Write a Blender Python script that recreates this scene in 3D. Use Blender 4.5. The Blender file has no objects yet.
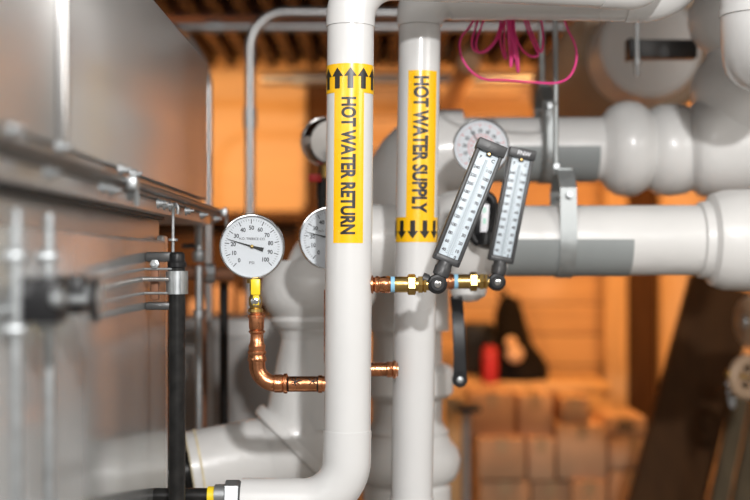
import bpy, bmesh, math, random
from mathutils import Vector, Matrix, Quaternion

R = math.radians
V = Vector
random.seed(7)
SC = bpy.context.scene
COL = SC.collection
FPX, CX, HY, EYE = 1250.0, 375.0, 262.0, 1.5      # focal length in pixels, principal column, horizon row, eye height


def P(px, py, d):
    """world point seen at pixel (px, py) at distance d along the view"""
    return V(((px - CX) * d / FPX, d, EYE + (HY - py) * d / FPX))


def L(n, d):
    return n * d / FPX


# ------------------------------------------------------------------ materials
def mat(name, col, rough=0.5, metal=0.0, var=0.08, scale=12.0, stretch=(1, 1, 1), bump=0.0, bscale=None,
        coat=0.0, rvar=0.08, emit=None, spec=0.5, col2=None, detail=4.0):
    m = bpy.data.materials.new(name)
    m.use_nodes = True
    nt = m.node_tree
    b = nt.nodes['Principled BSDF']
    tc = nt.nodes.new('ShaderNodeTexCoord')
    mp = nt.nodes.new('ShaderNodeMapping')
    mp.inputs['Scale'].default_value = stretch
    nt.links.new(tc.outputs['Object'], mp.inputs['Vector'])
    nz = nt.nodes.new('ShaderNodeTexNoise')
    nz.inputs['Scale'].default_value = scale
    nz.inputs['Detail'].default_value = detail
    nt.links.new(mp.outputs['Vector'], nz.inputs['Vector'])
    cr = nt.nodes.new('ShaderNodeValToRGB')
    cr.color_ramp.elements[0].position = 0.3
    cr.color_ramp.elements[1].position = 0.7
    c2 = col2 or tuple(min(1, c * (1 + var)) for c in col)
    c1 = col if col2 else tuple(c * (1 - var) for c in col)
    cr.color_ramp.elements[0].color = (*c1, 1)
    cr.color_ramp.elements[1].color = (*c2, 1)
    nt.links.new(nz.outputs['Fac'], cr.inputs['Fac'])
    nt.links.new(cr.outputs['Color'], b.inputs['Base Color'])
    mr = nt.nodes.new('ShaderNodeMapRange')
    mr.inputs['To Min'].default_value = max(0.02, rough - rvar)
    mr.inputs['To Max'].default_value = min(1, rough + rvar)
    nt.links.new(nz.outputs['Fac'], mr.inputs['Value'])
    nt.links.new(mr.outputs['Result'], b.inputs['Roughness'])
    b.inputs['Metallic'].default_value = metal
    b.inputs['Specular IOR Level'].default_value = spec
    b.inputs['Coat Weight'].default_value = coat
    b.inputs['Coat Roughness'].default_value = 0.08
    if bump:
        n2 = nt.nodes.new('ShaderNodeTexNoise')
        n2.inputs['Scale'].default_value = bscale or scale
        n2.inputs['Detail'].default_value = 3
        nt.links.new(mp.outputs['Vector'], n2.inputs['Vector'])
        bp = nt.nodes.new('ShaderNodeBump')
        bp.inputs['Strength'].default_value = bump
        bp.inputs['Distance'].default_value = 0.01
        nt.links.new(n2.outputs['Fac'], bp.inputs['Height'])
        nt.links.new(bp.outputs['Normal'], b.inputs['Normal'])
    if emit:
        b.inputs['Emission Color'].default_value = (*emit[:3], 1)
        b.inputs['Emission Strength'].default_value = emit[3]
    return m


def wood(name, c1, c2, plank=0.14, axis='X', rough=0.65):
    """boards: grain by stretched noise, a tone and a dark gap per board"""
    m = bpy.data.materials.new(name)
    m.use_nodes = True
    nt = m.node_tree
    b = nt.nodes['Principled BSDF']
    tc = nt.nodes.new('ShaderNodeTexCoord')
    mp = nt.nodes.new('ShaderNodeMapping')
    mp.inputs['Scale'].default_value = {'X': (1.2, 9, 14), 'Z': (14, 9, 1.2), 'Y': (14, 1.2, 9)}[axis]
    nt.links.new(tc.outputs['Object'], mp.inputs['Vector'])
    nz = nt.nodes.new('ShaderNodeTexNoise')
    nz.inputs['Scale'].default_value = 2.0
    nz.inputs['Detail'].default_value = 6
    nt.links.new(mp.outputs['Vector'], nz.inputs['Vector'])
    sx = nt.nodes.new('ShaderNodeSeparateXYZ')
    nt.links.new(tc.outputs['Object'], sx.inputs[0])
    dv = nt.nodes.new('ShaderNodeMath')
    dv.operation = 'DIVIDE'
    nt.links.new(sx.outputs['Z' if axis == 'X' else 'X'], dv.inputs[0])
    dv.inputs[1].default_value = plank
    fl = nt.nodes.new('ShaderNodeMath')
    fl.operation = 'FLOOR'
    nt.links.new(dv.outputs[0], fl.inputs[0])
    wn = nt.nodes.new('ShaderNodeTexWhiteNoise')
    wn.noise_dimensions = '1D'
    nt.links.new(fl.outputs[0], wn.inputs['W'])
    ad = nt.nodes.new('ShaderNodeMath')
    ad.operation = 'MULTIPLY_ADD'
    nt.links.new(wn.outputs['Value'], ad.inputs[0])
    ad.inputs[1].default_value = 0.6
    nt.links.new(nz.outputs['Fac'], ad.inputs[2])
    cr = nt.nodes.new('ShaderNodeValToRGB')
    cr.color_ramp.elements[0].position = 0.35
    cr.color_ramp.elements[1].position = 1.1 if False else 1.0
    cr.color_ramp.elements[0].color = (*c1, 1)
    cr.color_ramp.elements[1].color = (*c2, 1)
    nt.links.new(ad.outputs[0], cr.inputs['Fac'])
    fr = nt.nodes.new('ShaderNodeMath')
    fr.operation = 'FRACT'
    nt.links.new(dv.outputs[0], fr.inputs[0])
    gt = nt.nodes.new('ShaderNodeMath')
    gt.operation = 'GREATER_THAN'
    gt.inputs[1].default_value = 0.05
    nt.links.new(fr.outputs[0], gt.inputs[0])
    mx = nt.nodes.new('ShaderNodeMix')
    mx.data_type = 'RGBA'
    mx.inputs['A'].default_value = (c1[0] * .3, c1[1] * .3, c1[2] * .3, 1)
    nt.links.new(gt.outputs[0], mx.inputs['Factor'])
    nt.links.new(cr.outputs['Color'], mx.inputs['B'])
    nt.links.new(mx.outputs['Result'], b.inputs['Base Color'])
    b.inputs['Roughness'].default_value = rough
    return m


def glass_mat():
    m = bpy.data.materials.new('gauge_glass')
    m.use_nodes = True
    nt = m.node_tree
    nt.nodes.remove(nt.nodes['Principled BSDF'])
    out = nt.nodes['Material Output']
    t = nt.nodes.new('ShaderNodeBsdfTransparent')
    t.inputs['Color'].default_value = (.97, .98, .98, 1)
    g = nt.nodes.new('ShaderNodeBsdfGlossy')
    g.inputs['Roughness'].default_value = 0.03
    f = nt.nodes.new('ShaderNodeFresnel')
    f.inputs['IOR'].default_value = 1.45
    mx = nt.nodes.new('ShaderNodeMixShader')
    nt.links.new(f.outputs[0], mx.inputs[0])
    nt.links.new(t.outputs[0], mx.inputs[1])
    nt.links.new(g.outputs[0], mx.inputs[2])
    nt.links.new(mx.outputs[0], out.inputs['Surface'])
    return m


M = {}
M['jacket'] = mat('white_jacket', (.66, .66, .655), .26, var=.03, scale=5, bump=.10, bscale=7, rvar=.06, coat=.25)
M['jacket_far'] = mat('white_jacket_wrinkled_lit', (.71, .705, .69), .32, var=.04, scale=6, bump=.35, bscale=9, rvar=.08, coat=.15)  # far copy of the white jacket, lightened to make up for weaker flash
M['jacket_raw'] = mat('insulation_edge', (.75, .66, .46), .8, var=.15, scale=40, bump=.4)
M['saddle'] = mat('grey_saddle', (.27, .29, .29), .42, var=.05, scale=8)
M['yellow'] = mat('label_yellow', (.95, .52, .0), .28, var=.02, scale=20, coat=.4)
M['ink'] = mat('label_ink', (.012, .012, .012), .35, var=.1, scale=30)
M['print'] = mat('dial_print', (.06, .06, .07), .6, var=.1, scale=30)
M['redprint'] = mat('dial_red_print', (.75, .16, .15), .6, var=.1, scale=30)
M['chrome'] = mat('polished_steel', (.72, .72, .72), .12, 1, var=.04, scale=20, rvar=.04)
M['steel'] = mat('galvanised_steel', (.42, .44, .45), .42, .85, var=.12, scale=60, rvar=.1)
M['strap'] = mat('dull_galvanised', (.36, .38, .38), .5, .6, var=.1, scale=40)
M['darksteel'] = mat('dark_steel', (.10, .10, .10), .4, .7, var=.15, scale=30)
M['dial'] = mat('dial_face', (.74, .75, .79), .5, var=.01, scale=10)
M['brass'] = mat('brass', (.56, .38, .13), .30, 1, var=.10, scale=40, rvar=.08, bump=.1, bscale=50)
M['copper'] = mat('copper', (.64, .27, .13), .27, 1, var=.22, scale=35, rvar=.1, bump=.12, bscale=60)
M['lever'] = mat('yellow_vinyl', (.90, .66, .02), .35, var=.04, scale=20)
M['bluetape'] = mat('blue_tape', (.25, .52, .72), .5, var=.05, scale=20)
M['plastic'] = mat('charcoal_plastic', (.040, .041, .043), .42, var=.08, scale=40, bump=.05, bscale=150)
M['blackplastic'] = mat('black_plastic', (.012, .012, .013), .38, spec=.3, var=.1, scale=30)
M['scale'] = mat('scale_plate', (.62, .70, .76), .45, var=.015, scale=10)
M['tubeglass'] = mat('thermometer_tube', (.50, .57, .62), .12, var=.03, scale=20, coat=.5)
M['blackpipe'] = mat('black_iron', (.008, .008, .008), .35, .0, var=.5, scale=45, spec=.25, col2=(.022, .021, .02))
M['rust'] = mat('rusty_iron', (.22, .10, .055), .6, .3, var=.25, scale=25)
M['panel'] = mat('stainless_panel', (.60, .59, .58), .30, .62, var=.05, scale=2.2, stretch=(1, 1, .12), bump=.10, bscale=3.0, rvar=.05)
M['door'] = mat('stainless_door', (.52, .535, .535), .20, .52, var=.04, scale=2.5, stretch=(1, 1, .15), bump=.09, bscale=3.0, rvar=.05)
M['rail'] = mat('steel_rail', (.17, .165, .16), .42, .85, var=.08, scale=9)
M['mattblack'] = mat('matt_black', (.03, .03, .03), .6, var=.1)
M['greycab'] = mat('grey_enamel', (.30, .29, .28), .4, .3, var=.05, scale=3)
M['conduit'] = mat('conduit_steel', (.42, .42, .42), .38, .9, var=.06, scale=15)
M['pink'] = mat('pink_insulation', (.80, .05, .26), .45, var=.05, scale=30)
M['red'] = mat('red_paint', (.42, .006, .006), .5, var=.08, scale=12)
M['bagcloth'] = mat('black_cloth', (.010, .008, .007), .9, spec=.1, var=.3, scale=18, bump=.5, bscale=10)
M['tan'] = mat('tan_leather', (.62, .40, .24), .6, var=.1, scale=12)
M['card'] = mat('cardboard', (.50, .29, .16), .8, var=.08, scale=9)
M['card2'] = mat('cardboard_pale', (.60, .37, .22), .8, var=.08, scale=9)
M['tape'] = mat('packing_tape', (.50, .32, .17), .35, var=.05, scale=9)
M['wallwood'] = wood('wall_boards', (.38, .20, .085), (.66, .40, .19), .16, 'X')
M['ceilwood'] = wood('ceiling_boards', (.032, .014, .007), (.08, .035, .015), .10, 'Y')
M['stud'] = mat('pine_stud', (.66, .41, .19), .65, var=.12, scale=4, stretch=(8, 8, .6))
M['darkwood'] = mat('dark_plank', (.075, .034, .013), .75, spec=.15, var=.18, scale=4, stretch=(6, 6, .7))
M['olive'] = mat('weathered_plank', (.10, .075, .045), .8, spec=.2, var=.2, scale=4, stretch=(8, 8, .6))
M['ply'] = mat('plywood', (.72, .45, .20), .6, var=.06, scale=3, stretch=(1, 1, 5))
M['concrete'] = mat('concrete_floor', (.26, .23, .20), .8, var=.12, scale=3, bump=.2, bscale=20)
M['plaster'] = mat('brown_wall', (.62, .59, .55), .8, var=.05, scale=3)
M['beam'] = mat('brown_beam', (.13, .06, .045), .55, var=.1, scale=5)
M['tank'] = mat('white_tank', (.66, .63, .60), .35, var=.03, scale=4, bump=.1, bscale=5)
M['tankside'] = mat('tan_tank_jacket', (.42, .29, .19), .55, var=.06, scale=4, bump=.2, bscale=8)
M['glass'] = glass_mat()


# ------------------------------------------------------------------ object helpers
def link(name, bm, m, parent=None, sharp=35, kind=None):
    me = bpy.data.meshes.new(name)
    bmesh.ops.recalc_face_normals(bm, faces=bm.faces)
    bm.to_mesh(me)
    bm.free()
    for p in me.polygons:
        p.use_smooth = True
    try:
        me.set_sharp_from_angle(angle=R(sharp))
    except Exception:
        pass
    me.materials.append(M[m] if isinstance(m, str) else m)
    o = bpy.data.objects.new(name, me)
    COL.objects.link(o)
    if parent is not None:
        o.parent = parent
        if parent.get('_world'):
            o.location = -parent.location
        elif parent.parent is not None and parent.parent.get('_world'):
            o.location = (0, 0, 0)
    if kind:
        o['kind'] = kind
    return o


def tag(o, label, cat, group=None):
    o['label'] = label
    o['category'] = cat
    if group:
        o['group'] = group
    return o


def thing(name, label, cat, loc, group=None, world=True, rot=None):
    """an Empty at the thing's base; with world=True its parts are given in world coordinates"""
    o = bpy.data.objects.new(name, None)
    o.empty_display_size = .05
    COL.objects.link(o)
    o.location = loc
    if rot:
        o.rotation_euler = rot
    if world:
        o['_world'] = True
    return tag(o, label, cat, group)


def one(name, bm, m, label, cat, group=None):
    return tag(link(name, bm, m), label, cat, group)


def struct(name, bm, m, parent=None):
    return link(name, bm, m, parent, kind='structure')


# ------------------------------------------------------------------ shape helpers
def frame(axis):
    a = V(axis).normalized()
    ref = V((0, 0, 1)) if abs(a.z) < .95 else V((0, 1, 0))
    u = ref.cross(a).normalized()
    v = a.cross(u).normalized()
    return a, u, v


def loft(bm, rings, cap=True, closed=False):
    vs = [[bm.verts.new(p) for p in r] for r in rings]
    n = len(vs[0])
    k = len(vs)
    for i in range(k if closed else k - 1):
        a, b = vs[i], vs[(i + 1) % k]
        for j in range(n):
            bm.faces.new((a[j], a[(j + 1) % n], b[(j + 1) % n], b[j]))
    if cap and not closed:
        for r in (vs[0], vs[-1]):
            try:
                bm.faces.new(r)
            except Exception:
                pass
    return vs


def lathe(bm, o, axis, prof, seg=40, a0=0.0, cap=True):
    a, u, v = frame(axis)
    o = V(o)
    rings = []
    for t, r in prof:
        r = max(r, 1e-5)
        rings.append([o + a * t + (u * math.cos(a0 + 2 * math.pi * j / seg) + v * math.sin(a0 + 2 * math.pi * j / seg)) * r
                      for j in range(seg)])
    loft(bm, rings, cap)
    return bm


def tube(bm, pts, r, seg=24, cap=True, closed=False):
    pts = [V(p) for p in pts]
    n = len(pts)
    rr = r if isinstance(r, (list, tuple)) else [r] * n
    T = []
    for i in range(n):
        if closed:
            d = pts[(i + 1) % n] - pts[i - 1]
        else:
            d = pts[min(i + 1, n - 1)] - pts[max(i - 1, 0)]
        T.append(d.normalized())
    _, u, v = frame(T[0])
    rings = []
    for i in range(n):
        if i:
            q = T[i - 1].rotation_difference(T[i])
            u = q @ u
        u = (u - T[i] * u.dot(T[i])).normalized()
        v = T[i].cross(u)
        rings.append([pts[i] + (u * math.cos(2 * math.pi * j / seg) + v * math.sin(2 * math.pi * j / seg)) * rr[i] for j in range(seg)])
    loft(bm, rings, cap, closed)
    return bm


def fillet(pts, rad, n=10):
    pts = [V(p) for p in pts]
    rad = rad if isinstance(rad, (list, tuple)) else [rad] * (len(pts) - 2)
    out = [pts[0]]
    for i in range(1, len(pts) - 1):
        a, b, c = pts[i - 1], pts[i], pts[i + 1]
        d1, d2 = (a - b).normalized(), (c - b).normalized()
        ang = d1.angle(d2)
        t = rad[i - 1] / math.tan(ang / 2)
        p1, p2 = b + d1 * t, b + d2 * t
        bis = (d1 + d2).normalized()
        ctr = b + bis * (rad[i - 1] / math.sin(ang / 2))
        r1, r2 = p1 - ctr, p2 - ctr
        q = r1.rotation_difference(r2)
        ax, an = q.to_axis_angle()
        for k in range(n + 1):
            out.append(ctr + Quaternion(ax, an * k / n) @ r1)
    out.append(pts[-1])
    return out


def dense(pts, step):
    out = [V(pts[0])]
    for a, b in zip(pts, pts[1:]):
        a, b = V(a), V(b)
        k = max(1, int((b - a).length / step))
        for i in range(1, k + 1):
            out.append(a.lerp(b, i / k))
    return out


def spline(pts, n=8):
    pts = [V(p) for p in pts]
    out = []
    for i in range(len(pts) - 1):
        p0, p1, p2, p3 = pts[max(i - 1, 0)], pts[i], pts[i + 1], pts[min(i + 2, len(pts) - 1)]
        for k in range(n):
            t = k / n
            out.append(0.5 * ((2 * p1) + (p2 - p0) * t + (2 * p0 - 5 * p1 + 4 * p2 - p3) * t * t + (3 * p1 - p0 - 3 * p2 + p3) * t ** 3))
    out.append(pts[-1])
    return out


def box(bm, c, s, bev=0.0, rot=None, seg=2):
    m = bmesh.new()
    bmesh.ops.create_cube(m, size=1)
    for v in m.verts:
        v.co = V((v.co.x * s[0], v.co.y * s[1], v.co.z * s[2]))
    if bev:
        bmesh.ops.bevel(m, geom=list(m.edges), offset=bev, segments=seg, affect='EDGES', profile=.5)
    mx = Matrix.Translation(V(c)) @ (rot.to_4x4() if rot is not None else Matrix())
    m.transform(mx)
    merge(bm, m)
    return bm


def merge(bm, m):
    vm = {}
    for v in m.verts:
        vm[v] = bm.verts.new(v.co)
    for f in m.faces:
        try:
            bm.faces.new([vm[v] for v in f.verts])
        except Exception:
            pass
    m.free()


def ball(bm, c, r, sc=(1, 1, 1), u=20, v=12):
    m = bmesh.new()
    bmesh.ops.create_uvsphere(m, u_segments=u, v_segments=v, radius=1)
    for w in m.verts:
        w.co = V(c) + V((w.co.x * r * sc[0], w.co.y * r * sc[1], w.co.z * r * sc[2]))
    merge(bm, m)
    return bm


def torus(bm, c, axis, RR, r, seg=36, ss=12):
    a, u, v = frame(axis)
    pts = [V(c) + (u * math.cos(2 * math.pi * k / seg) + v * math.sin(2 * math.pi * k / seg)) * RR for k in range(seg)]
    return tube(bm, pts, r, ss, closed=True)


def plate(bm, pts2, o, ux, uy, th):
    """polygon pts2 in the frame (o, ux, uy), thickened by th along ux x uy"""
    o, ux, uy = V(o), V(ux), V(uy)
    n = ux.cross(uy).normalized()
    a = [bm.verts.new(o + ux * x + uy * y) for x, y in pts2]
    b = [bm.verts.new(o + ux * x + uy * y + n * th) for x, y in pts2]
    k = len(a)
    bm.faces.new(a)
    bm.faces.new(b[::-1])
    for i in range(k):
        bm.faces.new((a[i], b[i], b[(i + 1) % k], a[(i + 1) % k]))
    return bm


def B():
    return bmesh.new()


_txt = {}


def text2d(s, h, wscale=1.0, bold=0.0, space=1.0):
    """flat mesh of a string in XY, centred, capital height h"""
    key = (s, bold, space)
    if key not in _txt:
        cu = bpy.data.curves.new('t', 'FONT')
        cu.body = s
        cu.size = 1
        cu.offset = bold
        cu.space_character = space
        cu.resolution_u = 4
        ob = bpy.data.objects.new('t', cu)
        COL.objects.link(ob)
        dg = bpy.context.evaluated_depsgraph_get()
        dg.update()
        me = bpy.data.meshes.new_from_object(ob.evaluated_get(dg))
        vs = [tuple(v.co) for v in me.vertices]
        fs = [tuple(p.vertices) for p in me.polygons]
        bpy.data.objects.remove(ob)
        bpy.data.curves.remove(cu)
        bpy.data.meshes.remove(me)
        _txt[key] = (vs, fs)
    vs, fs = _txt[key]
    x0, x1 = min(v[0] for v in vs), max(v[0] for v in vs)
    y0, y1 = min(v[1] for v in vs), max(v[1] for v in vs)
    k = h / (y1 - y0)
    m = bmesh.new()
    vv = [m.verts.new(((v[0] - (x0 + x1) / 2) * k * wscale, (v[1] - (y0 + y1) / 2) * k, 0)) for v in vs]
    for f in fs:
        try:
            m.faces.new([vv[i] for i in f])
        except Exception:
            pass
    return m


def text2d_fit(s, h, length, bold=0.0, space=1.0):
    m = text2d(s, h, 1, bold, space)
    w = max(v.co.x for v in m.verts) - min(v.co.x for v in m.verts)
    for v in m.verts:
        v.co.x *= length / w
    return m


def slice_x(m, step, axis=0):
    lo = min(v.co[axis] for v in m.verts)
    hi = max(v.co[axis] for v in m.verts)
    n = V((1, 0, 0)) if axis == 0 else V((0, 1, 0))
    x = lo + step
    while x < hi:
        bmesh.ops.bisect_plane(m, geom=m.verts[:] + m.edges[:] + m.faces[:], plane_co=n * x, plane_no=n)
        x += step
    return m


# ------------------------------------------------------------------ the setting
ROOM_X0, ROOM_X1, BACK, CEIL = -2.4, 2.7, 6.5, EYE + 1.0
b = B(); box(b, (.15, 3.0, -.05), (5.3, 7.4, .1)); struct('floor', b, 'concrete')
b = B(); box(b, (.15, BACK + .05, CEIL / 2 + .1), (5.3, .1, CEIL + .2)); struct('wall_back', b, 'wallwood')
b = B(); box(b, (ROOM_X1 + .05, 3.0, CEIL / 2 + .1), (.1, 7.2, CEIL + .2)); struct('wall_right', b, 'plaster')
b = B(); box(b, (ROOM_X0 - .05, 3.0, CEIL / 2 + .1), (.1, 7.2, CEIL + .2)); struct('wall_left', b, 'plaster')
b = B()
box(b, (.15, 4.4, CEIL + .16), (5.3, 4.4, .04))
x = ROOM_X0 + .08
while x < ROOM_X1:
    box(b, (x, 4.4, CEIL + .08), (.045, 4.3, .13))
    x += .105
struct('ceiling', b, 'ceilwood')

# pine studs and boards fixed on the back wall
def stud(px0, px1, py0, py1, label, m='stud', d=6.4, th=.07):
    a, c = P(px0, py0, d), P(px1, py1, d)
    b = B(); box(b, ((a.x + c.x) / 2, d + th / 2 - .01, (a.z + c.z) / 2), (abs(c.x - a.x), th, abs(a.z - c.z)), .004)
    return one('wall_stud', b, m, label, 'stud', 'timbers on the back wall')


stud(605, 627, 70, 545, 'bright pine stud on the back wall, just under the grey half sleeve end')
stud(660, 702, 70, 545, 'wide pine board on the back wall beside the dark leaning plank')
stud(628, 656, 70, 545, 'dark brown board between the two pale timbers on the back wall', 'darkwood', 6.44, .05)
stud(307, 330, 70, 215, 'short dark post beside the orange plywood panel, behind the return pipe', 'darkwood')
stud(437, 520, 82, 96, 'horizontal pine rail high on the back wall behind the pink wires', 'stud')
# plywood backboard
a, c = P(120, 70, 6.42), P(306, 212, 6.42)
b = B(); box(b, ((a.x + c.x) / 2, 6.44, (a.z + c.z) / 2), (c.x - a.x, .04, a.z - c.z), .003)
one('plywood_board', b, 'ply', 'large orange-lit plywood panel on the back wall behind the bent conduit', 'panel')
# long shelf beneath the plywood
t = thing('wall_shelf', 'dark brown shelf under the plywood panel, behind the round gauge', 'shelf', P(230, 216, 6.2))
b = B(); box(b, P(220, 217, 6.2) + V((0, .1, 0)), (1.1, .42, .05), .004); link('shelf_board', b, 'darkwood', t)
for px in (150, 300):
    q = P(px, 230, 6.25)
    b = B(); plate(b, [(0, 0), (.25, .14), (.25, -.16), (.21, -.16)], (q.x, 6.2, q.z - .02 + .02), (0, 1, 0), (0, 0, 1), .03); link('bracket', b, 'darkwood', t)

t = thing('storage_rack', 'dark brown rack with small cartons under the plywood panel', 'rack', P(225, 540, 6.2))
a, c = P(150, 226, 6.3), P(306, 560, 6.3)
b = B(); box(b, ((a.x + c.x) / 2, 6.33, (a.z + c.z) / 2), (c.x - a.x, .03, a.z - c.z), .003); link('back_panel', b, 'darkwood', t)
for py in (332, 440):
    q = P(0, py, 6.15)
    b = B(); box(b, ((a.x + c.x) / 2, 6.16, q.z), (c.x - a.x, .30, .03), .003); link('shelf_board', b, 'darkwood', t)
for px in (150, 306):
    b = B(); box(b, (P(px, 0, 6.3).x, 6.16, a.z / 2), (.04, .30, a.z), .003); link('upright', b, 'darkwood', t)
for px0, px1, py0, lab in ((189, 208, 300, 'leftmost'), (213, 232, 285, 'tall middle'), (238, 256, 292, 'right-hand')):
    a, c = P(px0, py0, 6.04), P(px1, 328.5, 6.04)
    b = B(); box(b, ((a.x + c.x) / 2, 6.13, (a.z + c.z) / 2), (c.x - a.x, .17, a.z - c.z), .004)
    one('small_carton', b, 'card2', lab + ' small orange-lit carton on the dark rack behind the front gauge', 'box', 'small cartons on the rack')

# brown beam and conduits under the ceiling
b = B()
q = P(0, 14, 5.2)
for z, h, dep in ((0, .012, .09), (-.045, .012, .09), (-.022, .045, .014)):
    box(b, (.15, 5.2, q.z + z + .022), (5.2, dep, h), .002)
one('steel_beam', b, 'beam', 'brown steel beam crossing under the ceiling at the top', 'beam')


def conduit(pts, rad, r, label, m='conduit', couplings=()):
    t = thing('conduit', label, 'conduit', pts[0], 'conduits')
    b = B(); tube(b, fillet(pts, rad) if len(pts) > 2 else pts, r, 14); link('tube', b, m, t)
    for c, ax in couplings:
        b = B(); lathe(b, V(c) - V(ax) * .03, ax, [(0, r), (0, r * 1.35), (.06, r * 1.35), (.06, r)], 16); link('coupling', b, 'steel', t)
    return t


conduit([P(250, 313, 3.9), P(250, 12, 3.9), P(562, 14, 3.9)], L(36, 3.9), L(5, 3.9),
        'grey conduit bending from vertical to horizontal above the front pressure gauge', couplings=[(P(250, 118, 3.9), (0, 0, 1))])
conduit([P(120, 27, 4.6), P(565, 27, 4.6)], 0, L(5, 4.6), 'straight grey conduit running level just under the brown beam', couplings=[(P(215, 27, 4.6), (1, 0, 0))])
conduit([P(262, 79, 5.6), P(640, 78, 5.6)], 0, L(5.5, 5.6), 'low level grey conduit along the top of the back wall', couplings=[(P(300, 79, 5.6), (1, 0, 0))])
conduit([P(160, 20, 3.3), P(186, 35, 3.5), P(208.5, 70, 3.6), P(208.5, 460, 3.6)], [.05, .12], L(4, 3.6),
        'thin grey conduit dropping beside the far end of the steel cabinet', couplings=[(P(207, 165, 3.6), (0, 0, 1))])

# ------------------------------------------------------------------ steel boiler cabinet on the left
WX, WL = -0.36, -0.40      # faces of the upper panels and of the doors set back under them
t = thing('boiler_cabinet', 'large stainless steel boiler cabinet filling the left side', 'cabinet', (-.8, 1.6, 0))
zl, zd, zt = EYE + .115, EYE + .080, EYE + .43
b = B()
box(b, (WX - .456, 1.55, (zt + zl - .031) / 2), (.9 - .012, 2.28, zt - zl + .031), .003)
box(b, (WX - .456, 2.76, zl - .016), (.9 - .012, .14, .030), .003)
box(b, (WL - .436, 1.40, (zl - .032) / 2), (.86 - .012, 1.98, zl - .032), .006)
box(b, (WL - .49, 2.54, (zl - .032) / 2), (.74, .56, zl - .032), .006)
link('body', b, 'panel', t)
b = B()
for y0, y1 in ((.42, 1.415), (1.42, 2.685)):
    box(b, (WX - .006, (y0 + y1) / 2, (zl + zt) / 2 + .008), (.012, y1 - y0, zt - zl - .02), .004)
link('upper_panel', b, 'panel', t)
b = B()     # rolled seam standing on the upper panel
tube(b, [(WX + .002, 1.425, zl + .015), (WX + .002, 1.425, zt - .01)], .009, 14); link('panel_seam', b, 'chrome', t)
b = B()     # rail: lipped channel between the upper panels and the doors
tube(b, [(WX + .012, .42, zl - .002), (WX + .012, 2.84, zl - .002)], .006, 12)
box(b, (WX + .002, 1.63, zl - .008), (.014, 2.42, .010), .002)
link('rail', b, 'rail', t)
# door with latch hardware
dr = B(); box(dr, (WL + .002, 1.395, zd / 2), (.018, 1.87, zd - .08), .006)
door = link('door', dr, 'door', t)
b = B(); box(b, (WL + .001, 1.395, zd + .002), (.014, 1.87, .008), .001); link('door_gap_shade', b, 'mattblack', t)  # black strip standing in for the shade in the gap above the door
b = B(); box(b, (WL - .002, 2.362, zd / 2 - .0), (.014, .05, zd - .06), .005); link('side_panel', b, 'panel', t)
for y in (1.29, 1.42):
    b = B()
    tube(b, [(WL + .03, y, .2), (WL + .03, y, EYE + .055)], .0062, 14)
    rod = link('latch_rod', b, 'steel', t)
    for zz in (EYE + .006, EYE - .07):
        b = B()
        lathe(b, (WL + .006, y, zz), (1, 0, 0), [(.012, .008), (.026, .008), (.029, .006), (.033, .006), (.034, .003)], 16)
        s = link('rod_guide', b, 'steel', rod)
        s.location = (0, 0, 0)
for y, dz, sx, sy, sz, kx, ky in ((1.31, -.040, .050, .045, .048, .012, -.03), (1.455, -.038, .040, .040, .044, .02, .0)):
    xf = WL + .024 + sx
    b = B(); box(b, (xf - sx / 2, y, EYE + dz), (sx, sy, sz), .005)
    h = link('latch_box', b, 'blackplastic', t)
    b = B(); lathe(b, (xf - .004, y + ky, EYE + dz + .003), (1, 0, 0), [(0, .008), (kx * .5, .009), (kx * .8, .009), (kx, .005)], 18)
    link('latch_knob', b, 'steel', h).location = (0, 0, 0)
b = B()
lathe(b, (WL + .076, 1.43, EYE - .043), (1, .05, 0), [(0, .004), (.0, .022), (.002, .026), (.006, .026), (.008, .022), (.008, .003)], 32)
hw = link('turn_knob', b, 'blackplastic', t)
b = B(); lathe(b, (WL + .0845, 1.4305, EYE - .043), (1, .05, 0), [(0, .020), (.0008, .020), (.001, .001)], 28)
link('knob_face', b, 'conduit', hw).location = (0, 0, 0)
b = B(); lathe(b, (WL + .006, 1.43, EYE - .043), (1, 0, 0), [(0, .006), (.072, .006)], 12)
link('knob_shaft', b, 'steel', hw).location = (0, 0, 0)
# bolts along the rail
for i, y in enumerate((1.20, 1.335, 1.385, 1.60, 1.655, 1.72, 1.78, 1.80, 2.02, 2.08, 2.14, 2.32, 2.52, 2.74)):
    b = B()
    up = i in (0, 2, 5, 7)
    zz = zl + (.012 if up else -.02)
    lathe(b, (WX + .008, y, zz), (1, 0, 0), [(0, .009), (.003, .009), (.003, .0065), (.009, .0065), (.009, .003), (.016, .003)], 12)
    link('bolt', b, 'steel', t)
# toggle clamps where the panels meet
for y, zz in ((1.735, zl - .006), (2.79, zl - .005)):
    b = B()
    box(b, (WX + .024, y, zz), (.014, .03, .018), .003)
    tube(b, [(WX + .026, y, zz + .012), (WX + .028, y + .01, zz - .03)], .004, 10)
    link('toggle_clamp', b, 'steel', t)

# ------------------------------------------------------------------ black pipe with clamp bracket at the cabinet
D = 2.12
t = thing('black_pipe', 'vertical black iron pipe in a galvanised clamp by the cabinet', 'pipe', P(177, 500, D))
b = B()
a = P(177, 262, D)
lathe(b, P(177, 620, D), (0, 0, 1), [(0, L(8.2, D)), ((P(177, 620, D) - a).length, L(8.2, D))], 24); link('tube', b, 'blackpipe', t)
b = B(); lathe(b, P(177, 268, D), (0, 0, 1), [(0, L(8.2, D)), (.002, L(9.4, D)), (.009, L(9.4, D)), (.012, L(8, D)), (.024, L(7.6, D)), (.027, L(6, D))], 24)
link('end_cap', b, 'blackplastic', t)
b = B(); lathe(b, P(177, 294, D), (0, 0, 1), [(0, L(9, D)), (0, L(11, D)), (L(23, D), L(11, D)), (L(23, D), L(9, D))], 28)
cl = link('clamp_collar', b, 'steel', t)
b = B()
for dx in (-3, 4):
    tube(b, [P(177 + dx, 293, D - .021), P(177 + dx, 272, D - .021)], .0016, 8)
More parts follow.
